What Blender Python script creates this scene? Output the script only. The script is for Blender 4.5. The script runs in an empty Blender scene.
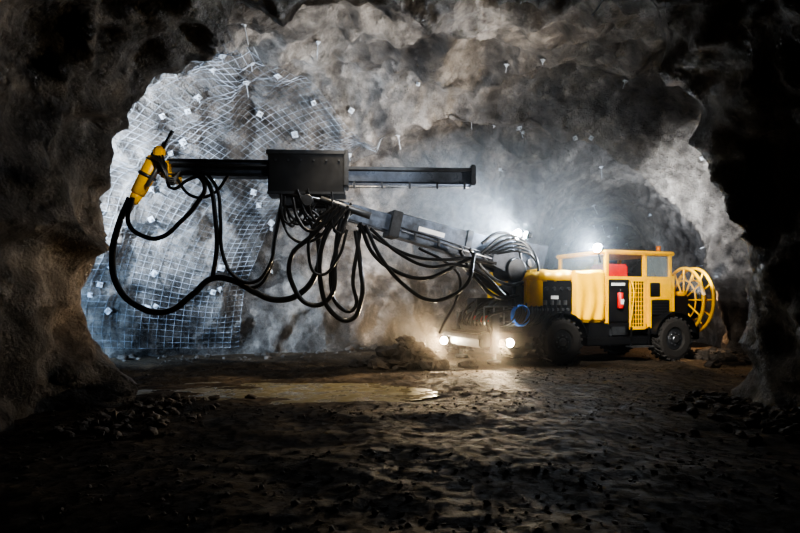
import bpy, bmesh, math, random
import numpy as np
from mathutils import Vector, Matrix, noise
random.seed(7)
sc = bpy.context.scene
col = sc.collection
try:
    sc.view_settings.look = 'AgX - High Contrast'
except Exception as e:
    print(e)

# ------------------------------------------------------------------ materials
def nt(name):
    m = bpy.data.materials.new(name); m.use_nodes = True
    t = m.node_tree; b = t.nodes["Principled BSDF"]
    return m, t, b
def paint(name, c, rough=0.45, metal=0.0, grime=0.5, gscale=3.0, bump=0.15, coat=0.0):
    m, t, b = nt(name)
    N = t.nodes; L = t.links
    tc = N.new("ShaderNodeTexCoord")
    n1 = N.new("ShaderNodeTexNoise"); n1.inputs["Scale"].default_value = gscale
    n1.inputs["Detail"].default_value = 8; n1.inputs["Roughness"].default_value = .7
    L.new(tc.outputs["Object"], n1.inputs["Vector"])
    r = N.new("ShaderNodeValToRGB")
    r.color_ramp.elements[0].position = .38; r.color_ramp.elements[1].position = .6
    d = [x*(1-grime)+0.02*grime*(1 if max(c) < .8 else .2) for x in c]
    r.color_ramp.elements[0].color = (*d, 1); r.color_ramp.elements[1].color = (*c, 1)
    L.new(n1.outputs["Fac"], r.inputs["Fac"]); L.new(r.outputs["Color"], b.inputs["Base Color"])
    b.inputs["Metallic"].default_value = metal
    mr = N.new("ShaderNodeMapRange"); mr.inputs["To Min"].default_value = min(1, rough+.25); mr.inputs["To Max"].default_value = max(.05, rough-.1)
    L.new(n1.outputs["Fac"], mr.inputs["Value"]); L.new(mr.outputs["Result"], b.inputs["Roughness"])
    bp = N.new("ShaderNodeBump"); bp.inputs["Strength"].default_value = bump; bp.inputs["Distance"].default_value = .02
    L.new(n1.outputs["Fac"], bp.inputs["Height"]); L.new(bp.outputs["Normal"], b.inputs["Normal"])
    if coat: b.inputs["Coat Weight"].default_value = coat
    return m
def emit(name, c, s):
    m, t, b = nt(name)
    b.inputs["Base Color"].default_value = (*c, 1)
    b.inputs["Emission Color"].default_value = (*c, 1); b.inputs["Emission Strength"].default_value = s
    return m
def rock(name, dark, light, bumpd=0.12, rough=(.55, .95), streak=True, lo=.56, hi=.92, vs=2.6, vstr=.4, spec=.5):
    m, t, b = nt(name); N = t.nodes; L = t.links
    b.inputs["Specular IOR Level"].default_value = spec
    tc = N.new("ShaderNodeTexCoord")
    n1 = N.new("ShaderNodeTexNoise"); n1.inputs["Scale"].default_value = .55; n1.inputs["Detail"].default_value = 10; n1.inputs["Roughness"].default_value = .68
    n2 = N.new("ShaderNodeTexNoise"); n2.inputs["Scale"].default_value = 3.2; n2.inputs["Detail"].default_value = 12; n2.inputs["Roughness"].default_value = .75
    n3 = N.new("ShaderNodeTexVoronoi"); n3.inputs["Scale"].default_value = vs; n3.feature = 'F1'
    n4 = N.new("ShaderNodeTexNoise"); n4.inputs["Scale"].default_value = 22; n4.inputs["Detail"].default_value = 6
    mp = N.new("ShaderNodeMapping"); mp.inputs["Scale"].default_value = (1, 1, .45 if streak else 1)
    L.new(tc.outputs["Object"], mp.inputs["Vector"])
    L.new(mp.outputs["Vector"], n1.inputs["Vector"]); L.new(tc.outputs["Object"], n2.inputs["Vector"])
    L.new(tc.outputs["Object"], n4.inputs["Vector"])
    mx = N.new("ShaderNodeMixRGB"); mx.inputs["Fac"].default_value = .35
    L.new(tc.outputs["Object"], mx.inputs["Color1"]); L.new(n2.outputs["Color"], mx.inputs["Color2"])
    L.new(mx.outputs["Color"], n3.inputs["Vector"])
    add = N.new("ShaderNodeMath"); add.operation = 'ADD'
    h = N.new("ShaderNodeMath"); h.operation = 'MULTIPLY'; h.inputs[1].default_value = .6
    L.new(n2.outputs["Fac"], h.inputs[0]); L.new(n1.outputs["Fac"], add.inputs[0]); L.new(h.outputs[0], add.inputs[1])
    r = N.new("ShaderNodeValToRGB"); r.color_ramp.elements[0].position = lo; r.color_ramp.elements[1].position = hi
    r.color_ramp.elements[0].color = (*dark, 1); r.color_ramp.elements[1].color = (*light, 1)
    e = r.color_ramp.elements.new((lo+hi)/2); e.color = (*[(a*.65+c*.35) for a, c in zip(dark, light)], 1)
    L.new(add.outputs[0], r.inputs["Fac"]); L.new(r.outputs["Color"], b.inputs["Base Color"])
    mr = N.new("ShaderNodeMapRange"); mr.inputs["From Min"].default_value = .3; mr.inputs["From Max"].default_value = .7
    mr.inputs["To Min"].default_value = rough[0]; mr.inputs["To Max"].default_value = rough[1]
    L.new(n2.outputs["Fac"], mr.inputs["Value"]); L.new(mr.outputs["Result"], b.inputs["Roughness"])
    b1 = N.new("ShaderNodeBump"); b1.inputs["Distance"].default_value = bumpd; b1.inputs["Strength"].default_value = vstr
    b2 = N.new("ShaderNodeBump"); b2.inputs["Distance"].default_value = bumpd*1.3; b2.inputs["Strength"].default_value = 1
    b3 = N.new("ShaderNodeBump"); b3.inputs["Distance"].default_value = bumpd*.16; b3.inputs["Strength"].default_value = 1
    L.new(n3.outputs["Distance"], b1.inputs["Height"]); L.new(n2.outputs["Fac"], b2.inputs["Height"]); L.new(n4.outputs["Fac"], b3.inputs["Height"])
    L.new(b1.outputs["Normal"], b2.inputs["Normal"]); L.new(b2.outputs["Normal"], b3.inputs["Normal"]); L.new(b3.outputs["Normal"], b.inputs["Normal"])
    return m

M = {}
M['rock'] = rock("rock_shotcrete", (.022, .017, .014), (.46, .41, .36), .22, rough=(.25, .7), lo=.62, hi=1.02)
M['floor'] = rock("muddy_gravel", (.02, .0145, .011), (.19, .14, .09), .05, rough=(.55, 1), streak=False, vs=9, vstr=.7, lo=.6, hi=1.0, spec=.25)
M['stone'] = rock("loose_stone", (.035, .029, .024), (.22, .18, .145), .03, streak=False)
M['yellow'] = paint("yellow_paint", (.92, .50, .0), .33, grime=.16, gscale=2.5)
M['tarp'] = paint("yellow_tarpaulin", (.95, .53, .0), .5, grime=.10, gscale=2, bump=.5)
M['boom'] = paint("boom_blue_grey_paint", (.11, .13, .17), .24, metal=.3, grime=.6)
M['boomlt'] = paint("boom_light_grey_paint", (.15, .18, .235), .28, metal=.2, grime=.7)
M['black'] = paint("black_paint", (.006, .006, .007), .4, grime=.2)
M['dark'] = paint("dark_steel", (.07, .074, .082), .36, metal=.5, grime=.6)
M['steel'] = paint("bare_steel", (.4, .41, .43), .3, metal=.9, grime=.5)
M['rubber'] = paint("tyre_rubber", (.035, .031, .028), .7, grime=.2, gscale=6, bump=.5)
M['hose'] = paint("hose_rubber", (.010, .010, .011), .26, grime=.1)
M['red'] = paint("red_paint", (.6, .02, .015), .4, grime=.2)
M['blue'] = paint("blue_plastic", (.02, .2, .8), .4, grime=.2)
M['white'] = paint("white_label", (.7, .72, .74), .5, grime=.2)
M['plate'] = paint("galvanised_plate", (.6, .63, .67), .45, metal=.1, grime=.5, gscale=8)
M['wire'] = paint("galvanised_wire", (.5, .54, .6), .45, metal=.2, grime=.9, gscale=1.2)
M['lamp'] = emit("lamp_lens_cool", (.8, .9, 1), 700)
M['lampw'] = emit("lamp_lens_warm", (1, .84, .6), 350)
M['amber'] = paint("amber_beacon_glass", (.7, .2, .01), .2, grime=.1)
m, t, b = nt("cab_glass"); b.inputs["Base Color"].default_value = (.25, .3, .32, 1); b.inputs["Roughness"].default_value = .08
b.inputs["Alpha"].default_value = .35; M['glass'] = m
m, t, b = nt("muddy_water"); b.inputs["Base Color"].default_value = (.17, .14, .065, 1)
n = t.nodes.new("ShaderNodeTexNoise"); n.inputs["Scale"].default_value = 3; n.inputs["Detail"].default_value = 6
bp = t.nodes.new("ShaderNodeBump"); bp.inputs["Distance"].default_value = .04; bp.inputs["Strength"].default_value = .7
tc = t.nodes.new("ShaderNodeTexCoord"); t.links.new(tc.outputs["Object"], n.inputs["Vector"])
mr = t.nodes.new("ShaderNodeMapRange"); mr.inputs["From Min"].default_value = .4; mr.inputs["From Max"].default_value = .6; mr.inputs["To Min"].default_value = .16; mr.inputs["To Max"].default_value = .6
t.links.new(n.outputs["Fac"], mr.inputs["Value"]); t.links.new(mr.outputs["Result"], b.inputs["Roughness"])
t.links.new(n.outputs["Fac"], bp.inputs["Height"]); t.links.new(bp.outputs["Normal"], b.inputs["Normal"]); M['water'] = m
def fogmat(name, dens, an, c):
    m, t, b = nt(name); t.nodes.remove(b)
    v = t.nodes.new("ShaderNodeVolumeScatter"); v.inputs["Density"].default_value = dens; v.inputs["Anisotropy"].default_value = an
    v.inputs["Color"].default_value = (*c, 1); t.links.new(v.outputs[0], t.nodes["Material Output"].inputs["Volume"]); return m
M['fog'] = fogmat("dusty_air", .0040, .4, (.85, .92, 1)); M['fog2'] = fogmat("dust_plume", .026, .5, (1, .86, .72)); M['fog3'] = fogmat("mist_cloud", .038, .3, (.85, .93, 1))

# ------------------------------------------------------------------ cave shell
keys = [(-2, -5.1, 6.0, 6.0), (4, -5.0, 5.8, 6.0), (8, -4.8, 5.45, 6.15), (9.3, -4.6, 5.35, 6.3), (10.1, -5.8, 6.6, 6.7),
        (11.3, -8.0, 8.9, 6.9), (13, -9.2, 10.0, 7.3), (15, -9.0, 10.3, 7.6), (16.3, -7.6, 10.1, 7.5), (17.2, -5.4, 9.0, 6.35),
        (17.9, -3.3, 9.6, 6.9), (19.5, 1.2, 10.3, 6.7), (20.6, 3.3, 10.5, 6.3), (23, 4.6, 10.4, 5.7), (27, 6.0, 11.4, 5.3),
        (32, 8.5, 15, 5.0), (37, 13, 20, 4.8)]
K = np.array(keys, float)
seg = np.sqrt((np.diff(K[:, :3], axis=0)**2).sum(1)); cum = np.concatenate([[0], np.cumsum(seg)])
NT, NS = 540, 320
tt = np.linspace(0, cum[-1], NT)
sl = np.gradient(K, cum, axis=0)
def herm(u):
    i = min(max(np.searchsorted(cum, u)-1, 0), len(cum)-2); h = cum[i+1]-cum[i]; s = (u-cum[i])/h
    return ((2*s**3-3*s*s+1)*K[i]+(s**3-2*s*s+s)*h*sl[i]*.8+(-2*s**3+3*s*s)*K[i+1]+(s**3-s*s)*h*sl[i+1]*.8)
ring = np.array([herm(u) for u in tt])
th = np.linspace(math.pi, 0, 2000)
def prof(pn):
    px = np.sign(np.cos(th))*np.abs(np.cos(th))**(2/pn); pz = np.abs(np.sin(th))**(2/pn)
    d = np.sqrt(np.diff(px*1.1)**2+np.diff(pz)**2); c = np.concatenate([[0], np.cumsum(d)]); c /= c[-1]
    ss = np.linspace(0, 1, NS); return np.interp(ss, c, px), np.interp(ss, c, pz)
PA, PB = prof(2.9), prof(2.3)
G = np.zeros((NT, NS, 3))
for i in range(NT):
    Y, xl, xr, h = ring[i]
    k = min(1, max(0, (Y-14)/3)); PX = PA[0]*(1-k)+PB[0]*k; PZ = PA[1]*(1-k)+PB[1]*k
    G[i, :, 0] = (xl+xr)/2+(xr-xl)/2*PX; G[i, :, 1] = Y; G[i, :, 2] = PZ*(h+.4)-.4
du = np.gradient(G, axis=0); dv = np.gradient(G, axis=1)
Nn = np.cross(du, dv); ln = np.linalg.norm(Nn, axis=2, keepdims=True); Nn /= np.maximum(ln, 1e-6)
cen = np.stack([(ring[:, 1]+ring[:, 2])/2, ring[:, 0], np.full(NT, 2.5)], 1)[:, None, :]
sgn = np.sign((Nn*(cen-G)).sum(2).mean()); Nn *= sgn      # inward
O1, O2, O3 = Vector((9, 2, 4)), Vector((3, 7, 1)), Vector((5, 5, 5))
def sst(a, b, x):
    x = min(1, max(0, (x-a)/(b-a))); return x*x*(3-2*x)
for i in range(NT):
    for j in range(NS):
        p = Vector(G[i, j])
        w = Vector((noise.noise(p*.8), noise.noise(p*.8+O1), noise.noise(p*.8+O2)))
        w2 = Vector((noise.noise(p*2.2), noise.noise(p*2.2+O1), noise.noise(p*2.2+O2)))
        a = noise.noise(p*.4)
        q = (p+w*.9+w2*.15); q.z *= 1.25
        v1 = noise.voronoi(q*.62)[0]; s1 = min(v1[0], 1.0)**2
        v2 = noise.voronoi((p+w*.4+w2*.12)*1.7+O3)[0]; s2 = min(v2[0], 1.0)**2
        rr = (1-abs(noise.noise((p+w*.8)*.5+O3))*2.4)
        f = noise.fractal(p*3.2, .8, 2.1, 4)
        dd = .30*a+.75*s1+.30*s2+.24*rr-.45
        dd *= 1-.6*sst(2.5, 6, p.x)*sst(14.5, 16, p.y)
        dd += .07*f
        if p.z < 1.6: dd += .40*(1-p.z/1.6)**2*(.6+noise.noise(p*.9))*(1-.7*sst(6, 8, p.x)*sst(15, 16.5, p.y))
        G[i, j] += Nn[i, j]*dd
def gridmesh(name, A, mat, flip=False):
    n, m_ = A.shape[:2]
    idx = np.arange(n*m_).reshape(n, m_)
    f = np.stack([idx[:-1, :-1], idx[:-1, 1:], idx[1:, 1:], idx[1:, :-1]], -1).reshape(-1, 4)
    if flip: f = f[:, ::-1]
    me = bpy.data.meshes.new(name); me.from_pydata(A.reshape(-1, 3).tolist(), [], f.tolist())
    me.polygons.foreach_set("use_smooth", [True]*len(me.polygons))
    me.materials.append(mat); me.update()
    o = bpy.data.objects.new(name, me); col.objects.link(o); return o
a_, b_ = int(NS*.34), int(NS*.68); fl = sgn > 0
gridmesh("wall_left", G[:, :a_+1], M['rock'], fl); gridmesh("ceiling", G[:, a_:b_+1], M['rock'], fl); gridmesh("wall_right", G[:, b_:], M['rock'], fl)

# wire reinforcement mesh pinned on the left wall
i0 = int(np.argmax(ring[:, 0] > 11.6)); i1 = int(np.argmax((ring[:, 0] > 17) & (ring[:, 1] > -4.4)))
W = (G+Nn*.05)[i0:i1:2, 8:120:2]
o = gridmesh("wire_mesh_reinforcement", W, M['wire'])
wf = o.modifiers.new("wires", 'WIREFRAME'); wf.thickness = .015; wf.use_even_offset = False

# rock bolts with square plates, one object
bm = bmesh.new()
def frame_from(n):
    n = Vector(n).normalized(); return n.to_track_quat('Z', 'Y').to_matrix().to_4x4()
cnt = 0
while cnt < 120:
    if cnt < 70: i = random.randrange(i0, i1); j = random.randrange(14, 125)
    else: i = random.randrange(int(NT*.2), NT-30); j = random.randrange(14, NS-14)
    p = Vector(G[i, j]); n = Vector(Nn[i, j])
    if p.y < 9.8 or p.z < .8: continue
    cnt += 1
    Fm = Matrix.Translation(p+n*.07) @ frame_from(n+Vector((random.uniform(-.2, .2), random.uniform(-.2, .2), random.uniform(-.2, .2)))) @ Matrix.Rotation(random.random()*3, 4, 'Z')
    s = random.uniform(.12, .17) if cnt < 80 else random.uniform(.09, .12)
    bmesh.ops.create_cube(bm, size=1, matrix=Fm @ Matrix.Diagonal((s, s, .015, 1)))
    l = random.choice([.12, .2, .40])
    bmesh.ops.create_cone(bm, cap_ends=True, segments=8, radius1=.011, radius2=.011, depth=l, matrix=Fm @ Matrix.Translation((0, 0, l/2)))
    bmesh.ops.create_cone(bm, cap_ends=True, segments=6, radius1=.04, radius2=.03, depth=.05, matrix=Fm @ Matrix.Translation((0, 0, .03)))
me = bpy.data.meshes.new("rock_bolts"); bm.to_mesh(me); bm.free(); me.materials.append(M['plate'])
col.objects.link(bpy.data.objects.new("rock_bolts", me))

# ------------------------------------------------------------------ floor
def fz(x, y):
    p = Vector((x, y, 0))
    z = .10*noise.noise(p*.45)+.04*noise.noise(p*1.3+Vector((4, 4, 0)))+.016*noise.fractal(p*4.5, .7, 2.1, 4)
    for off in (0.0, 1.9, -1.3):
        dd = (y-(14.3+off)-.35*(x-3.3))
        z -= .05*math.exp(-(dd/.22)**2)
    e = ((x+2.0)/3.6)**2+((y-10.7)/1.4)**2; g = math.exp(-e*1.1)
    z += -.12*g+.10*g*noise.noise(Vector((x*.9, y*2.2, 7)))
    lx = (x-3.3)*.937+(y-15.29)*.35; ly = -(x-3.3)*.35+(y-15.29)*.937
    k = max(0, min(1, 1.6-max(abs(lx-1.5)/3.2, abs(ly)/1.9)*1.0)); k = min(1, k*1.3)
    return z*(1-.85*k)
xs = np.concatenate([np.linspace(-11, -6, 50, False), np.linspace(-6, 9, 300, False), np.linspace(9, 20, 60)])
ys = np.concatenate([np.linspace(-2, 3.5, 30, False), np.linspace(3.5, 12, 200, False), np.linspace(12, 18, 90, False), np.linspace(18, 37, 90)])
nx, ny = len(xs), len(ys)
F = np.zeros((ny, nx, 3))
for a in range(ny):
    for c_ in range(nx):
        F[a, c_] = (xs[c_], ys[a], fz(xs[c_], ys[a]))
gridmesh("floor", F, M['floor'])
bm = bmesh.new(); vs = []
for k in range(48):
    a = k/48*2*math.pi; r = 1+.12*noise.noise(Vector((math.cos(a), math.sin(a), 0))*1.5)
    vs.append(bm.verts.new((-1.9+2.9*r*math.cos(a), 10.7+1.5*r*math.sin(a), -.066)))
bm.faces.new(vs); me = bpy.data.meshes.new("puddle"); bm.to_mesh(me); bm.free(); me.materials.append(M['water'])
col.objects.link(bpy.data.objects.new("puddle", me))

def stones(name, items, sub=2):
    bm = bmesh.new()
    for (x, y, z, s) in items:
        b2 = bmesh.new(); bmesh.ops.create_icosphere(b2, subdivisions=sub if s > .04 else 1, radius=1)
        sc3 = Vector((random.uniform(.7, 1.3), random.uniform(.7, 1.2), random.uniform(.5, .9)))*s
        rt = Matrix.Rotation(random.random()*6, 3, 'Z') @ Matrix.Rotation(random.uniform(-.5, .5), 3, 'X'); sd = Vector((random.random()*50,)*3)
        mp = {}
        for v in b2.verts:
            c0 = noise.cell(v.co*1.4+sd); q = v.co*(1+.45*noise.noise(v.co*1.3+sd)+.16*c0)
            mp[v] = bm.verts.new(rt @ Vector((q.x*sc3.x, q.y*sc3.y, q.z*sc3.z))+Vector((x, y, z)))
        for f in b2.faces: bm.faces.new([mp[v] for v in f.verts])
        b2.free()
    me = bpy.data.meshes.new(name); bm.to_mesh(me); bm.free(); me.materials.append(M['stone'])
    o = bpy.data.objects.new(name, me); col.objects.link(o)
it = []
for k in range(170):
    a = random.random()*6.28; r = abs(random.gauss(0, .45)); x = .15+r*math.cos(a)*1.1; y = 14.1+r*math.sin(a)*.6
    s = random.uniform(.07, .23); hh = max(0, .7*(1-r/.8))
    it.append((x, y, fz(x, y)+hh*random.random()+s*.3, s))
stones("rubble_pile", it)
it = []
for k in range(5500):
    y = 4+13*random.random()**1.3; x = random.uniform(-6, 9)
    if noise.noise(Vector((x*.5, y*.5, 3))) < -.15 or (-5 < x < 1 and 9.3 < y < 12 and random.random() < .85): continue
    s = random.choice([.008, .012, .018, .026]); it.append((x, y, fz(x, y)+s*.2, s))
for k in range(380):
    y = random.uniform(6.5, 9.9); x = random.choice([-1, 1])
    x = -3.8+abs(random.gauss(0, .5)) if x < 0 else 5.1-abs(random.gauss(0, .5))
    s = random.uniform(.02, .085); it.append((x, y, fz(x, y)+s*.3, s))
for k in range(60):
    x = random.uniform(-7.5, 3); y = 15.6+(x+7.5)*.33+random.gauss(0, .5); s = random.uniform(.03, .11); it.append((x, y, fz(x, y)+s*.3, s))
for k in range(70):
    x = 8.2+random.gauss(0, .4); y = 16.2+random.gauss(0, .7); s = random.uniform(.06, .2); it.append((x, y, fz(x, y)+s*.4, s))
stones("loose_gravel", it)

# ------------------------------------------------------------------ rig
ANG = math.atan2(.35, .937)
RM = Matrix.Translation((3.3, 15.29, 0)) @ Matrix.Rotation(ANG, 4, 'Z')
rig = bpy.data.objects.new("mining_drill_rig", None); col.objects.link(rig); rig.matrix_world = RM
RI = RM.inverted()
def put(o, mw):
    o.parent = rig; o.matrix_parent_inverse = RI; o.matrix_basis = mw; return o
def fin(name, bm, mat, mw, smooth=False):
    me = bpy.data.meshes.new(name); bm.to_mesh(me); bm.free(); me.materials.append(M[mat])
    if smooth: me.polygons.foreach_set("use_smooth", [True]*len(me.polygons))
    o = bpy.data.objects.new(name, me); col.objects.link(o)
    return put(o, mw)
def box(name, lo, hi, mat, fr=RM, bev=.02, rot=None):
    c = [(a+b)/2 for a, b in zip(lo, hi)]; s = [abs(b-a) for a, b in zip(lo, hi)]
    bm = bmesh.new(); bmesh.ops.create_cube(bm, size=1, matrix=Matrix.Diagonal((*s, 1)))
    if bev: bmesh.ops.bevel(bm, geom=bm.edges[:], offset=min(bev, min(s)*.4), segments=2, affect='EDGES')
    return fin(name, bm, mat, fr @ Matrix.Translation(c) @ (rot or Matrix.Identity(4)))
def rod(name, a, b, r, mat, fr=RM, r2=None, seg=20):
    a = fr @ Vector(a); b = fr @ Vector(b); dd = b-a
    bm = bmesh.new(); bmesh.ops.create_cone(bm, cap_ends=True, segments=seg, radius1=r, radius2=r if r2 is None else r2, depth=dd.length)
    bmesh.ops.bevel(bm, geom=[e for e in bm.edges if len(e.link_faces) == 2 and abs(e.verts[0].co.z-e.verts[1].co.z) < 1e-5], offset=r*.12, segments=1, affect='EDGES')
    o = fin(name, bm, mat, Matrix.Translation((a+b)/2) @ dd.to_track_quat('Z', 'Y').to_matrix().to_4x4())
    for p in o.data.polygons:
        if len(p.vertices) == 4: p.use_smooth = True
    return o
def beam(name, a, b, wa, ha, wb, hb, mat, fr=RM, bev=.03):
    a = Vector(a); b = Vector(b); dx = (b-a).normalized(); side = Vector((0, 0, 1)).cross(dx).normalized(); up = dx.cross(side)
    bm = bmesh.new(); v = []
    for p, w, h in ((a, wa, ha), (b, wb, hb)):
        for sx, sz in ((-1, -1), (1, -1), (1, 1), (-1, 1)): v.append(bm.verts.new(p+side*sx*w/2+up*sz*h/2))
    for f in ((3, 2, 1, 0), (4, 5, 6, 7), (0, 1, 5, 4), (1, 2, 6, 5), (2, 3, 7, 6), (3, 0, 4, 7)): bm.faces.new([v[q] for q in f])
    bmesh.ops.recalc_face_normals(bm, faces=bm.faces[:])
    bmesh.ops.bevel(bm, geom=bm.edges[:], offset=bev, segments=2, affect='EDGES')
    return fin(name, bm, mat, fr)
def tube(name, pts, r, mat='hose', fr=None, cyc=False):
    cu = bpy.data.curves.new(name, 'CURVE'); cu.dimensions = '3D'; cu.bevel_depth = r; cu.bevel_resolution = 3; cu.resolution_u = 8
    sp = cu.splines.new('BEZIER'); sp.bezier_points.add(len(pts)-1); sp.use_cyclic_u = cyc
    for q, p in zip(sp.bezier_points, pts): q.co = p; q.handle_left_type = q.handle_right_type = 'AUTO'
    cu.materials.append(M[mat]); o = bpy.data.objects.new(name, cu); col.objects.link(o)
    return put(o, fr or Matrix.Identity(4))

def wheel(name, x, y, R=.54, w=.44):
    bm = bmesh.new()
    prof = [(R*.5, -w*.34), (R*.55, -w*.46), (R*.8, -w*.5), (R*.93, -w*.44), (R*.965, -w*.2), (R*.965, w*.2), (R*.93, w*.44), (R*.8, w*.5), (R*.55, w*.46), (R*.5, w*.34)]
    n = 48; rows = []
    for k in range(n):
        a = 2*math.pi*k/n; rows.append([bm.verts.new((r*math.cos(a), t_, r*math.sin(a))) for r, t_ in prof])
    for k in range(n):
        for q in range(len(prof)-1): bm.faces.new((rows[k][q], rows[k][q+1], rows[(k+1) % n][q+1], rows[(k+1) % n][q]))
    for k in range(22):
        for sgn in (-1, 1):
            a = 2*math.pi*(k+(.5 if sgn > 0 else 0))/22
            mtx = Matrix.Rotation(-a, 4, 'Y') @ Matrix.Translation((R*.965, sgn*w*.24, 0)) @ Matrix.Rotation(sgn*.5, 4, 'X') @ Matrix.Diagonal((R*.09, w*.5, R*.11, 1))
            bmesh.ops.create_cube(bm, size=1, matrix=mtx)
    fin(name+"_tyre", bm, 'rubber', RM @ Matrix.Translation((x, y, R)))
    s = -1 if y < 0 else 1
    rod(name+"_rim", (x, y-w*.36, R), (x, y+w*.36, R), R*.53, 'dark', seg=32)
    rod(name+"_dish", (x, y+s*w*.30, R), (x, y+s*w*.42, R), R*.42, 'dark', r2=R*.3, seg=32)
    rod(name+"_hub", (x, y+s*w*.30, R), (x, y+s*w*.52, R), R*.17, 'steel', seg=20)
    for k in range(8):
        a = k*math.pi/4; rod(name+"_nut%d" % k, (x+.15*math.cos(a), y+s*w*.36, R+.15*math.sin(a)), (x+.15*math.cos(a), y+s*w*.46, R+.15*math.sin(a)), .018, 'steel', seg=6)
for nme, x in (("front", 0), ("rear", 3.29)):
    for sd, y in (("near", -.98), ("far", .98)): wheel("wheel_%s_%s" % (nme, sd), x, y)
    rod("axle_"+nme, (x, -.9, .52), (x, .9, .52), .12, 'dark')
    box("axle_diff_"+nme, (x-.25, -.25, .3), (x+.25, .25, .75), 'dark', bev=.08)

box("chassis_front", (-1.3, -.6, .5), (1.5, .6, .95), 'black')
box("chassis_rear", (1.3, -.65, .45), (4.3, .65, .95), 'black')
rod("articulation_joint", (1.45, 0, .35), (1.45, 0, 1.05), .14, 'dark')
box("side_sill", (.75, -1.08, .42), (2.6, -.6, .62), 'black'); box("step_lower", (1.95, -1.25, .36), (2.55, -.95, .40), 'steel', bev=.005)
box("step_riser_a", (1.97, -1.15, .4), (2.0, -1.1, .85), 'black', bev=.004); box("step_riser_b", (2.5, -1.15, .4), (2.53, -1.1, .85), 'black', bev=.004)
box("battery_box", (.85, -1.05, .6), (1.4, -.55, .95), 'black'); box("tank", (1.45, -1.02, .6), (1.95, -.6, .92), 'dark', bev=.06)
def fender(name, x, y):
    bm = bmesh.new(); v = []
    for k in range(13):
        a = math.radians(10+160*k/12)
        for r in (.64, .67):
            for yy in (-.25, .25): v.append(bm.verts.new((r*math.cos(a), yy, r*math.sin(a))))
    for k in range(12):
        q = v[4*k:4*k+8]
        for f in ((0, 1, 5, 4), (2, 6, 7, 3), (0, 4, 6, 2), (1, 3, 7, 5)): bm.faces.new([q[z] for z in f])
    fin(name, bm, 'black', RM @ Matrix.Translation((x, y, .55)))
for x, y, q in ((0, -.98, 'a'), (0, .98, 'b'), (3.29, -.98, 'c'), (3.29, .98, 'd')): fender("fender_"+q, x, y)

# yellow front housing with tarpaulin
box("power_pack", (-.75, -.85, .95), (1.2, .85, 1.75), 'dark', bev=.04)
box("control_panel", (-.42, -1.0, 1.2), (.40, -.8, 1.95), 'black', bev=.03)
def tarp(name, lo, hi, fold):
    bm = bmesh.new(); bmesh.ops.create_cube(bm, size=1, matrix=Matrix.Translation([(a+b)/2 for a, b in zip(lo, hi)]) @ Matrix.Diagonal((*[b-a for a, b in zip(lo, hi)], 1)))
    bmesh.ops.bevel(bm, geom=bm.edges[:], offset=.05, segments=2, affect='EDGES')
    bmesh.ops.subdivide_edges(bm, edges=[e for e in bm.edges if e.calc_length() > .3], cuts=22, use_grid_fill=True)
    for v in bm.verts:
        p = v.co.copy(); k = min(1, max(0, (hi[2]-p.z)/(hi[2]-lo[2])))
        f = math.sin(p.x*21+math.sin(p.z*3)*1.1)*.034*k*fold
        if p.y < 0: v.co.y += f
        if p.x < lo[0]+.05 or p.x > hi[0]-.05: v.co.x += math.sin(p.y*17)*.025*k*fold
        v.co += Vector((noise.noise(p*2.1), noise.noise(p*2.1+Vector((5, 0, 0))), noise.noise(p*2.1+Vector((0, 5, 0)))))*.045
    fin(name, bm, 'tarp', RM, True)
tarp("tarpaulin_top", (-.82, -1.0, 1.90), (.5, .95, 2.19), .7)
tarp("tarpaulin_drape", (.40, -1.08, .98), (1.29, .97, 2.2), 1.2)
box("housing_front_panel", (-.82, -.98, 1.35), (-.6, .9, 1.95), 'yellow'); box("housing_side_panel", (-.8, -1.03, 1.35), (-.42, -.9, 1.95), 'yellow')
for k in range(4):
    rod("gauge_%d" % k, (-.32+k*.2, -1.0, 1.76), (-.32+k*.2, -1.03, 1.76), .045, 'dark'); box("valve_lever_%d" % k, (-.4+k*.18, -1.1, 1.38), (-.36+k*.18, -.98, 1.5), 'steel', bev=.01)
box("warning_label", (-.2, -1.015, 1.52), (0, -1.0, 1.6), 'white', bev=0)

# operator cab
Y0, Y1 = -1.0, .92
box("cab_floor", (1.33, Y0, .82), (3.35, Y1, .95), 'black')
for k, x in enumerate((1.38, 2.52, 3.3)):
    for q, y in (("n", Y0+.04), ("f", Y1-.04)): box("cab_post_%d%s" % (k, q), (x-.045, y-.045, .9), (x+.045, y+.045, 2.64), 'yellow', bev=.01)
box("cab_roof", (1.28, Y0-.06, 2.60), (3.4, Y1+.06, 2.70), 'yellow', bev=.03)
box("cab_roof_panel", (1.4, -.8, 2.70), (2.4, .7, 2.74), 'dark', bev=.02)
box("cab_rail", (1.34, Y0-.02, 1.98), (3.34, Y0+.05, 2.07), 'yellow', bev=.01); box("cab_rail_far", (1.34, Y1-.05, 1.98), (3.34, Y1+.02, 2.07), 'yellow', bev=.01)
box("cab_window_rear_side", (2.58, Y0+.02, 2.08), (3.25, Y0+.03, 2.58), 'glass', bev=0)
box("cab_window_front", (1.37, -.9, 2.08), (1.38, .85, 2.58), 'glass', bev=0)
box("cab_back_wall", (3.25, -.9, .95), (3.3, .88, 2.03), 'yellow', bev=.01)
box("cab_front_wall", (1.35, -.9, .95), (1.4, .88, 2.0), 'yellow', bev=.01)
box("cab_far_wall", (1.4, .84, .95), (3.25, .88, 2.0), 'dark', bev=.01)
box("cab_panel_black", (1.42, Y0-.02, .98), (2.0, Y0+.03, 2.0), 'black', bev=.01)
rod("fire_extinguisher", (1.68, Y0-.1, 1.30), (1.68, Y0-.1, 1.68), .07, 'red'); rod("extinguisher_valve", (1.68, Y0-.1, 1.68), (1.68, Y0-.1, 1.76), .03, 'black')
box("extinguisher_label", (1.64, Y0-.18, 1.40), (1.72, Y0-.165, 1.52), 'white', bev=0)
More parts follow.
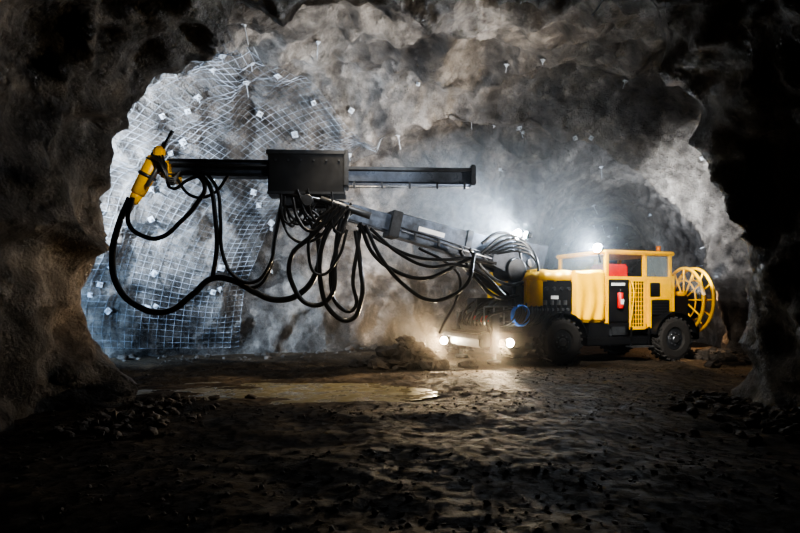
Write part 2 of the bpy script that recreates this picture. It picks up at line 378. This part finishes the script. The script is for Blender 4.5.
box("cab_label", (1.48, Y0-.03, 1.84), (1.88, Y0-.02, 1.91), 'white', bev=0)
for nm, lo, hi in (("door_l", (2.02, Y0-.04, .78), (2.07, Y0+.01, 2.0)), ("door_r", (2.47, Y0-.04, .78), (2.52, Y0+.01, 2.0)), ("door_t", (2.02, Y0-.04, 1.95), (2.52, Y0+.01, 2.0)),
                   ("door_b", (2.02, Y0-.04, .78), (2.52, Y0+.01, .86))): box(nm, lo, hi, 'yellow', bev=.008)
box("door_inner_panel", (2.06, Y0+.03, .85), (2.5, Y0+.05, 1.97), 'black', bev=.004)
for k in range(5): box("door_bar_v%d" % k, (2.12+k*.08, Y0-.03, .85), (2.138+k*.08, Y0-.01, 1.97), 'yellow', bev=.003)
for k in range(10): box("door_bar_h%d" % k, (2.05, Y0-.032, .92+k*.107), (2.5, Y0-.012, .938+k*.107), 'yellow', bev=.003)
box("side_body_yellow", (2.56, Y0-.03, 1.5), (3.3, Y0+.03, 2.0), 'yellow', bev=.015)
box("side_body_vent", (2.64, Y0-.045, 1.58), (2.94, Y0-.02, 1.92), 'black', bev=.01)
box("side_body_post", (2.56, Y0-.05, .8), (2.68, Y0+.03, 1.55), 'yellow', bev=.015); box("side_radiator", (2.7, Y0, 1.12), (3.28, Y0+.05, 1.5), 'black', bev=.01)
for k in range(5): box("radiator_fin_%d" % k, (2.72, Y0-.02, 1.16+k*.07), (3.26, Y0+.01, 1.18+k*.07), 'dark', bev=.003)
box("seat_base", (2.3, -.4, .95), (2.8, .2, 1.5), 'black', bev=.05); box("seat_back", (2.75, -.4, 1.4), (2.88, .2, 2.2), 'black', bev=.05)
box("red_box", (1.48, -.85, 1.98), (2.15, -.2, 2.38), 'red', bev=.05)
rod("steering_column", (1.6, -.1, 1.5), (2.0, -.1, 1.95), .03, 'black')
tube("handrail", [(1.98, -1.12, 1.0), (1.98, -1.16, 1.2), (1.98, -1.16, 1.9), (1.98, -1.04, 2.0)], .016, 'yellow', RM)
rod("beacon_base", (3.2, -.7, 2.70), (3.2, -.7, 2.74), .07, 'black'); rod("beacon", (3.2, -.7, 2.74), (3.2, -.7, 2.86), .055, 'amber')
box("rear_engine", (3.35, -.8, .9), (4.15, .8, 1.6), 'black', bev=.05); box("rear_engine_cover", (3.4, -.75, 1.6), (4.05, .75, 1.72), 'yellow', bev=.03)
box("rear_bumper", (4.15, -.95, .5), (4.3, .95, .85), 'black'); box("rear_post", (3.36, -.98, .9), (3.46, -.86, 2.1), 'yellow', bev=.01)
# cable reel
RF = RM @ Matrix.Translation((4.28, -.62, 1.5)) @ Matrix.Rotation(math.radians(-12), 4, 'Z')
R = .82
def ringx(name, x, r, th_, mat):
    tube(name, [(x, r*math.cos(a*math.pi/8), r*math.sin(a*math.pi/8)) for a in range(16)], th_, mat, RF, True)
for q, x in (("outer", .12), ("inner", -.15)):
    ringx("reel_rim_"+q, x, R, .042, 'yellow'); ringx("reel_mid_"+q, x, R*.62, .02, 'yellow')
    for k in range(12):
        a = k*math.pi/6; rod("reel_spoke_%s%d" % (q, k), (x, .1*math.cos(a), .1*math.sin(a)), (x, R*math.cos(a), R*math.sin(a)), .024, 'yellow', RF, seg=8)
rod("reel_drum", (-.13, 0, 0), (.10, 0, 0), .42, 'hose', RF, seg=36); rod("reel_hub", (-.35, 0, 0), (.19, 0, 0), .11, 'dark', RF)
for k in range(4): ringx("reel_cable_%d" % k, -.10+k*.055, .46, .03, 'hose')
box("reel_bracket", (-.5, -.1, -.65), (-.28, .1, .15), 'yellow', RF); box("reel_arm", (-.6, -.08, -.68), (.1, .08, -.6), 'black', RF)

# front frame, lamps, jacks
box("front_frame", (-1.9, -.75, .42), (-.7, .85, .78), 'black', bev=.04); box("front_deck", (-1.7, -.7, .78), (-.75, .7, 1.0), 'dark', bev=.03)
box("front_bumper_bar", (-2.02, -.85, .62), (-1.9, .95, .74), 'dark')
for q, y in (("near", -.72), ("far", .95)):
    box("jack_leg_"+q, (-1.62, y-.09, .28), (-1.42, y+.09, 1.2), 'dark'); rod("jack_rod_"+q, (-1.52, y, .12), (-1.52, y, .4), .05, 'steel'); rod("jack_foot_"+q, (-1.52, y, .05), (-1.52, y, .14), .16, 'dark')
box("red_valve_block", (-1.70, -.55, 1.0), (-1.5, -.35, 1.14), 'red'); box("red_valve_block_b", (-1.5, .1, 1.0), (-1.36, .35, 1.12), 'red')
for k in range(3): tube("blue_hose_coil_%d" % k, [(-1.0+.2*math.cos(a*math.pi/4), -.95-k*.045, 1.15+.22*math.sin(a*math.pi/4)) for a in range(8)], .026, 'blue', RM, True)
for k in range(9):
    y = -.8+k*.18; tube("front_hose_%d" % k, [(-.8, y, 1.3+.1*(k % 3)), (-1.3, y-.05, 1.25+.13*((k*2) % 3)), (-1.75, y, 1.05), (-1.6, y+.05, .8)], .028, 'hose', RM)
for k in range(10):
    x = -1.1+.13*k; tube("valve_hose_%d" % k, [(x, -.98, 1.42), (x-.06, -1.08, 1.2), (x-.2, -1.02, .98), (x-.3, -.7, .9)], .02, 'hose', RM)
box("valve_bank", (-.7, -1.0, 1.15), (.35, -.82, 1.38), 'dark', bev=.02)
for k in range(7): rod("valve_cap_%d" % k, (-.6+k*.14, -1.0, 1.28), (-.6+k*.14, -1.06, 1.28), .035, 'steel', seg=12)
for k in range(4): rod("front_upright_%d" % k, (-1.8+k*.25, -.78, .95), (-1.8+k*.25, -.78, 1.35), .018, 'steel', seg=8)
rod("front_rail", (-1.8, -.78, 1.35), (-1.0, -.78, 1.35), .018, 'steel', seg=8)
rod("hose_reel_small", (-1.2, -.6, 1.3), (-1.2, -.2, 1.3), .22, 'dark'); rod("front_pump", (-1.6, -.1, 1.12), (-1.1, -.1, 1.12), .13, 'dark')
box("front_manifold", (-1.45, .3, 1.0), (-.9, .8, 1.55), 'dark', bev=.03)

def lamp(name, loc, target, mat, r=.09, power=300, colr=(1, 1, 1), angle=120, blend=.6, fr=RM, lr=.06):
    loc = Vector(loc); tg = Vector(target); dd = (tg-loc).normalized()
    rod(name+"_housing", loc-dd*.12, loc, r*.75, 'black', fr, r2=r*1.12)
    bm = bmesh.new(); bmesh.ops.create_uvsphere(bm, u_segments=20, v_segments=12, radius=r); fin(name+"_lens", bm, mat, fr @ Matrix.Translation(loc), True)
    l = bpy.data.lights.new(name+"_light", 'SPOT'); l.energy = power; l.color = colr; l.spot_size = math.radians(angle); l.spot_blend = blend; l.shadow_soft_size = lr
    o = bpy.data.objects.new(name+"_light", l); col.objects.link(o)
    a = fr @ (loc+dd*(r+.08)); w = (fr.to_3x3() @ dd); put(o, Matrix.Translation(a) @ w.to_track_quat('-Z', 'Y').to_matrix().to_4x4())
warm = (1, .78, .5); cool = (.80, .89, 1)
lamp("headlamp_near", (-1.27, -1.0, .54), (-4.5, -3.0, .38), 'lampw', .09, 700, warm, 80)
lamp("headlamp_far", (-2.02, .9, .50), (-5.0, -1.4, .35), 'lampw', .09, 700, warm, 80)
box("headlamp_bracket", (-1.4, -1.02, .48), (-1.15, -.6, .6), 'black')
lamp("cab_work_lamp", (1.18, -.9, 2.74), (-4.5, -2.7, 3.3), 'lamp', .10, 450, cool, 110)
rod("work_lamp_post", (1.3, -.85, 2.4), (1.25, -.85, 2.62), .02, 'black')
lamp("boom_lamp_a", (-.95, -.80, 2.99), (-5.5, -1.6, 4.6), 'lamp', .11, 900, cool, 110)
lamp("boom_lamp_b", (-.70, -.78, 3.0), (-4.5, 2.2, 4.2), 'lamp', .07, 2000, cool, 100)
lamp("rear_work_lamp", (3.35, -.5, 2.82), (5.6, 1.0, 4.8), 'lamp', .03, 350, cool, 100)

# boom (local vertical plane y=-.5)
by = -.5
B0 = Vector((-.71, by, 2.42)); B1 = Vector((-5.79, by, 3.55)); bd = (B1-B0)
def bp_(t, dz=0, dy=0): return B0+bd*t+Vector((0, dy, dz))
box("boom_pedestal", (-1.1, by-.35, .95), (-.35, by+.35, 1.9), 'dark', bev=.06)
rod("boom_swivel", (-.72, by, 1.8), (-.72, by, 2.15), .27, 'dark', seg=32)
for s in (-1, 1):
    beam("boom_knuckle_plate_%d" % (s+1), (-.25, by+s*.27, 2.25), (-1.55, by+s*.27, 2.6), .05, 1.05, .05, .6, 'boom', bev=.012)
rod("boom_pivot_pin", (-.62, by-.34, 2.35), (-.62, by+.34, 2.35), .1, 'steel')
rod("boom_swing_drum", (-1.0, by-.36, 2.2), (-1.0, by+.36, 2.2), .26, 'dark', seg=32)
beam("boom_outer_tube", bp_(.02), bp_(.62), .44, .64, .36, .50, 'boomlt')
beam("boom_collar", bp_(.60), bp_(.645), .44, .57, .44, .57, 'dark', bev=.015)
beam("boom_collar_mid", bp_(.27), bp_(.30), .46, .63, .46, .63, 'dark', bev=.015)
beam("boom_inner_tube", bp_(.62), bp_(.98), .28, .38, .26, .34, 'boomlt')
beam("boom_top_rail", bp_(.12, .32), bp_(.6, .27), .12, .05, .12, .05, 'dark', bev=.01)
beam("boom_label", bp_(.40, .04, -.207), bp_(.52, .04, -.195), .006, .10, .006, .10, 'white', bev=.001)
rod("lift_cylinder", (-.95, by-.1, 1.5), (-2.1, by-.1, 2.15), .09, 'dark'); rod("lift_cylinder_rod", (-2.0, by-.1, 2.1), (-2.7, by-.1, 2.62), .05, 'steel')
rod("boom_side_pipe", bp_(.1, -.20, -.25), bp_(.6, -.12, -.22), .022, 'steel', seg=10); rod("boom_side_pipe_b", bp_(.1, -.12, -.26), bp_(.6, -.05, -.22), .018, 'dark', seg=10)
for k in range(5):
    t = .1+k*.11; box("boom_clamp_%d" % k, tuple(bp_(t)+Vector((-.025, -.26, -.26))), tuple(bp_(t)+Vector((.025, -.21, -.08))), 'dark', bev=.008)
for k in range(5):
    tube("knuckle_hose_%d" % k, [(-1.9+.1*k, by-.3, 2.55), (-1.3+.08*k, by-.42-.03*k, 2.95-.09*k), (-.75+.05*k, by-.42, 2.75-.09*k), (-.5, by-.45, 2.2), (-.6, by-.4, 1.7)], .03, 'hose', RM)

# feed assembly
FF = Matrix.Translation((-1.9, 12.6, 4.13)) @ Matrix.Rotation(math.radians(3.75), 4, 'Z')
def fb(*a, **k): return box(*a, fr=FF, **k)
fb("feed_beam_left", (-2.75, -.14, -.14), (-.7, .14, .14), 'boom', bev=.03)
fb("feed_beam_left_rail_t", (-2.7, -.17, .12), (-.7, .17, .16), 'dark', bev=.008); fb("feed_beam_left_rail_b", (-2.7, -.17, -.17), (-.7, .17, -.13), 'dark', bev=.008)
fb("feed_carriage_box", (-.73, -.28, -.52), (.78, .28, .31), 'black', bev=.03)
fb("feed_carriage_lip", (-.76, -.3, .26), (.82, .3, .34), 'dark', bev=.01); fb("feed_carriage_lip_b", (-.74, -.3, -.54), (.8, .3, -.48), 'dark', bev=.01)
fb("feed_carriage_flange", (.76, -.3, -.36), (.86, .3, .36), 'dark', bev=.015)
fb("feed_beam_right", (.8, -.15, -.27), (3.35, .15, -.0), 'boom', bev=.03)
fb("feed_beam_right_rail", (.8, -.19, -.02), (3.35, .19, .05), 'dark', bev=.01)
fb("feed_end_plate", (3.33, -.2, -.3), (3.44, .2, .12), 'dark', bev=.02)
rod("feed_cable", (.8, -.16, -.36), (3.3, -.16, -.34), .014, 'steel', FF, seg=8)
rod("feed_pipe", (-2.6, -.2, .03), (-.7, -.2, .03), .03, 'dark', FF, seg=12)
for k in range(5): fb("feed_hanger_%d" % k, (.95+k*.56, -.18, -.38), (.99+k*.56, -.12, -.25), bev=.004, mat='dark')
for k in range(6): fb("carriage_bolt_%d" % k, (-.6+k*.25, -.3, .12), (-.56+k*.25, -.27, .16), mat='dark', bev=.005)
fb("feed_cradle", (-.45, -.22, -.8), (.5, .22, -.5), 'dark', bev=.05)
rod("cradle_rotator", (0, -.05, -.78), (.1, .15, -.62), .2, 'dark', FF, seg=28)
rod("cradle_pin", (.05, -.35, -.66), (.05, .35, -.66), .12, 'dark', FF)
rod("tilt_cylinder", (.3, -.25, -.62), (1.3, -.22, -.95), .07, 'dark', FF); rod("tilt_cylinder_rod", (-.4, -.25, -.5), (.35, -.25, -.64), .035, 'steel', FF)
hd = Vector((-.5, 0, -.97)).normalized(); h0 = Vector((-2.9, 0, .32))
rod("head_body", h0+hd*.15, h0+hd*.95, .17, 'yellow', FF, r2=.14, seg=28)
rod("head_nose", h0+hd*.95, h0+hd*1.15, .12, 'yellow', FF, r2=.09)
rod("head_tip", h0+hd*1.12, h0+hd*1.3, .06, 'steel', FF)
rod("head_upper", h0-hd*.05, h0+hd*.2, .13, 'black', FF); rod("head_collar", h0+hd*.5, h0+hd*.57, .185, 'dark', FF)
rod("head_collar_b", h0+hd*.2, h0+hd*.24, .19, 'dark', FF)
fb("head_motor", (-2.94, -.3, .14), (-2.74, -.1, .38), 'yellow', bev=.05); fb("head_knuckle", (-2.9, -.2, -.2), (-2.62, .2, .12), 'yellow', bev=.06)
rod("head_pivot", (-2.78, -.26, 0), (-2.78, .26, 0), .10, 'black', FF)
fb("head_bracket", (-2.72, -.16, -.3), (-2.5, .16, -.12), 'yellow', bev=.03)
rod("head_side_cylinder", h0+Vector((.16, -.18, -.1)), h0+hd*.8+Vector((.18, -.18, 0)), .04, 'steel', FF, seg=12)
rod("head_arm", (-2.85, -.1, .3), (-2.62, -.1, .72), .035, 'black', FF); rod("head_arm_b", (-2.95, .1, .3), (-2.84, .1, .55), .03, 'black', FF)
for k in range(4): tube("head_hose_%d" % k, [(-2.95+k*.06, -.25, .2), (-2.8+k*.05, -.36, .05-k*.06), (-2.6, -.3, -.25-k*.04), (-2.45, -.2, -.1)], .022, 'hose', FF)

# hanging hoses: (x, z) profiles in metres in the boom plane
def hose(name, pts, r, y0=12.35, y1=None, jit=.0):
    y1 = y0 if y1 is None else y1; n = len(pts)-1
    tube(name, [(x, y0+(y1-y0)*k/n+jit*math.sin(k*1.7), z) for k, (x, z) in enumerate(pts)], r)
hose("hose_main", [(-5.30, 3.5), (-5.5, 3.05), (-5.66, 2.4), (-5.58, 1.8), (-5.22, 1.4), (-4.62, 1.27), (-4.1, 1.62), (-3.72, 1.93), (-3.3, 1.88), (-2.9, 1.66), (-2.45, 1.5), (-2.0, 1.63), (-1.68, 2.05), (-1.62, 2.6), (-1.8, 3.15)], .062, 12.2, 12.5)
hose("hose_main_b", [(-5.22, 3.5), (-5.3, 2.98), (-5.0, 2.74), (-4.72, 2.72), (-4.3, 3.05), (-4.0, 3.4), (-3.85, 3.75), (-4.1, 4.0), (-4.5, 3.95)], .045, 12.15, 12.3)
hose("hose_drop_a", [(-3.95, 3.98), (-3.76, 3.75), (-3.66, 3.2), (-3.62, 2.6), (-3.7, 1.95)], .045, 12.3)
hose("hose_drop_b", [(-3.8, 3.98), (-3.62, 3.7), (-3.55, 3.1), (-3.5, 2.4), (-3.25, 1.95), (-2.9, 1.85), (-2.6, 2.15), (-2.45, 2.8), (-2.35, 3.4)], .035, 12.3)
hose("hose_loop_a", [(-4.45, 3.95), (-4.1, 3.55), (-3.7, 3.6), (-3.4, 3.95)], .03, 12.3)
hose("hose_loop_b", [(-4.6, 4.0), (-4.5, 3.7), (-4.2, 3.85), (-3.9, 3.98)], .03, 12.25)
hose("hose_drop_c", [(-2.3, 3.6), (-2.42, 3.2), (-2.52, 2.6), (-2.6, 2.1), (-2.9, 1.75), (-3.25, 1.85)], .035, 12.4)
hose("hose_drop_d", [(-2.1, 3.5), (-2.0, 3.1), (-1.75, 2.85), (-1.5, 3.0), (-1.4, 3.3)], .035, 12.2)
hose("hose_drop_e", [(-2.35, 3.6), (-2.3, 3.0), (-2.0, 2.65), (-1.6, 2.75), (-1.35, 3.1), (-1.2, 3.4)], .03, 12.3)
hose("hose_arc_a", [(-1.2, 3.3), (-1.75, 2.75), (-2.15, 2.35), (-2.1, 1.75), (-1.75, 1.4), (-1.4, 1.55), (-1.3, 2.2), (-1.25, 2.8), (-1.15, 3.2)], .048, 12.2, 12.5)
hose("hose_arc_b", [(-1.1, 3.3), (-1.5, 2.7), (-1.58, 1.9), (-1.35, 1.25), (-1.0, 1.1), (-.78, 1.5), (-.8, 2.2), (-.9, 2.9)], .048, 12.25, 12.6)
hose("hose_arc_c", [(-1.0, 3.3), (-1.25, 2.6), (-1.38, 1.8), (-1.2, 1.35), (-.95, 1.3), (-.95, 1.9), (-.85, 2.6), (-.8, 3.0)], .04, 12.4, 12.6)
hose("hose_arc_d", [(-1.3, 3.3), (-1.65, 3.0), (-1.8, 2.4), (-1.6, 2.0), (-1.25, 2.3), (-1.05, 2.9)], .03, 12.15, 12.4)
hose("hose_along_a", [(-.8, 3.05), (-.55, 2.45), (-.1, 2.1), (.5, 1.95), (.95, 2.1), (1.45, 2.35), (2.0, 2.3)], .042, 12.5, 13.6)
hose("hose_along_b", [(-.7, 3.0), (-.35, 2.3), (.15, 1.75), (.6, 1.5), (1.0, 1.55), (1.45, 1.9), (1.55, 2.3), (1.6, 2.5)], .04, 12.5, 13.4)
hose("hose_along_c", [(-.85, 3.0), (-.3, 2.65), (.3, 2.4), (.9, 2.35), (1.5, 2.4), (2.1, 2.3)], .035, 12.5, 13.6)
hose("hose_along_d", [(-.6, 2.95), (0, 2.45), (.6, 2.2), (1.2, 2.25), (1.8, 2.05), (2.3, 1.6)], .035, 12.6, 13.7)
hose("hose_along_e", [(.4, 2.6), (1.0, 2.3), (1.3, 2.0), (1.25, 1.5), (1.0, 1.0), (.9, .75)], .03, 13.2, 14.2)
hose("hose_base_a", [(1.3, 2.55), (1.7, 1.95), (2.2, 1.55), (2.7, 1.6)], .045, 13.4, 14.2)
hose("hose_base_b", [(1.5, 2.6), (1.9, 2.1), (2.4, 1.85), (2.8, 1.9)], .04, 13.4, 14.2)
hose("hose_base_c", [(1.8, 2.75), (2.2, 3.0), (2.6, 2.9), (2.8, 2.3)], .035, 13.7, 14.3)
for k in range(14):
    a = random.uniform(-2.4, -1.3); b2 = a+random.uniform(.3, .9)
    hose("cradle_hose_%d" % k, [(a, random.uniform(3.3, 3.7)), ((a*2+b2)/3, random.uniform(2.8, 3.2)), ((a+2*b2)/3, random.uniform(2.9, 3.3)), (b2, random.uniform(3.2, 3.5))], random.choice([.022, .03]), random.uniform(12.2, 12.5), random.uniform(12.3, 12.7))

# ------------------------------------------------------------------ dusty air
def fogbox(name, c, s, mat):
    bm = bmesh.new(); bmesh.ops.create_cube(bm, size=1, matrix=Matrix.Translation(c) @ Matrix.Diagonal((*s, 1)))
    me = bpy.data.meshes.new(name); bm.to_mesh(me); bm.free(); me.materials.append(M[mat]); col.objects.link(bpy.data.objects.new(name, me))
fogbox("dust_haze", (1, 17, 3.2), (24, 15, 8.4), 'fog')
def fogball(name, c, s, mat):
    bm = bmesh.new(); bmesh.ops.create_icosphere(bm, subdivisions=4, radius=1, matrix=Matrix.Translation(c) @ Matrix.Diagonal((*s, 1)))
    me = bpy.data.meshes.new(name); bm.to_mesh(me); bm.free(); me.materials.append(M[mat]); col.objects.link(bpy.data.objects.new(name, me))
fogball("dust_plume", (.9, 14.5, .6), (3.4, 2.0, 1.1), 'fog2')
fogball("mist_cloud", (2.7, 15.5, 3.7), (3.9, 2.5, 2.1), 'fog3')

# ------------------------------------------------------------------ lighting
w = bpy.data.worlds.new("World"); sc.world = w; w.use_nodes = True
w.node_tree.nodes["Background"].inputs[0].default_value = (0, 0, 0, 1); w.node_tree.nodes["Background"].inputs[1].default_value = 0
def spot(name, loc, tgt, power, c, ang, blend=.8, r=.15):
    l = bpy.data.lights.new(name, 'SPOT'); l.energy = power; l.color = c; l.spot_size = math.radians(ang); l.spot_blend = blend; l.shadow_soft_size = r
    o = bpy.data.objects.new(name, l); col.objects.link(o); o.location = loc
    o.rotation_euler = (Vector(tgt)-Vector(loc)).to_track_quat('-Z', 'Y').to_euler(); return o
spot("fill_wall", (-7.4, 12.7, 4.4), (-5.4, 16.2, 4.9), 3300, (.68, .82, 1), 125, r=.05)  # unseen cool spot behind the left pillar, no fixture built
spot("fill_wall.001", (-7.8, 12.6, 1.2), (-6.2, 16.5, 1.9), 1100, (.42, .66, 1), 110, r=.05)  # added low blue fill for the wall base, no fixture
spot("fill_back", (-.8, 14.3, .5), (.1, 18.6, 3.4), 900, (1, .80, .60), 85)  # added spot to warm the centre wall, no real lamp here
spot("fill_ceiling", (5.8, 11.8, 1.6), (-.2, 14.2, 6.6), 3200, (1, .91, .80), 70, r=.04)  # unseen grazing spot added to bring out the ceiling ridges
spot("fill_rim", (7.2, 14.2, 2.0), (9.4, 17.0, 4.2), 1500, (.9, .95, 1), 90, r=.04)  # extra spot added to brighten the arch rim
spot("fill_tunnel", (6.0, 18.6, 1.6), (7.5, 22.5, 4.8), 1100, (.70, .82, 1), 110, r=.05)  # added cool fill so the tunnel interior shows, no lamp there
spot("fill_rig_key", (2.8, 8.6, 4.6), (5.4, 15.2, 1.6), 5600, (1, .97, .90), 35, 1)  # unseen key light added to lift the yellow rig side
spot("fill_boom", (.8, 10.0, 5.7), (-1.4, 12.8, 3.4), 700, (.9, .95, 1), 60, 1)  # added key for boom and feed highlights, source not in the mine
spot("fill_head", (-3.0, 10.0, 4.6), (-5.0, 12.4, 3.85), 300, (1, .97, .9), 28, 1)  # small unseen spot added to brighten the yellow head
spot("fill_pillar", (-1.9, 9.6, 1.0), (-4.8, 9.3, 1.7), 120, (1, .68, .40), 55, 1)  # added warm spot on the pillar edge, no fixture behind it
spot("fill_floor", (-1.0, 11.9, 5.8), (-1.4, 12.0, 0), 800, (1, .82, .58), 62, 1)  # unseen overhead spot added for the mud and puddle
spot("fill_ground", (1.5, 9.6, 5.2), (.8, 9.2, 0), 160, (1, .9, .8), 75, 1)  # weak overhead fill added for the foreground ground
spot("tunnel_lamp_warm", (9.4, 20.2, 1.6), (8.8, 18.5, .8), 350, (1, .6, .3), 140, 1)

cam = bpy.data.cameras.new("camera"); co = bpy.data.objects.new("camera", cam); col.objects.link(co)
co.location = (0, 0, 1.5); co.rotation_euler = (math.radians(90), 0, 0); cam.lens = 28; cam.sensor_width = 36; cam.shift_y = 33.5/800
cam.clip_start = .1; cam.clip_end = 200; sc.camera = co
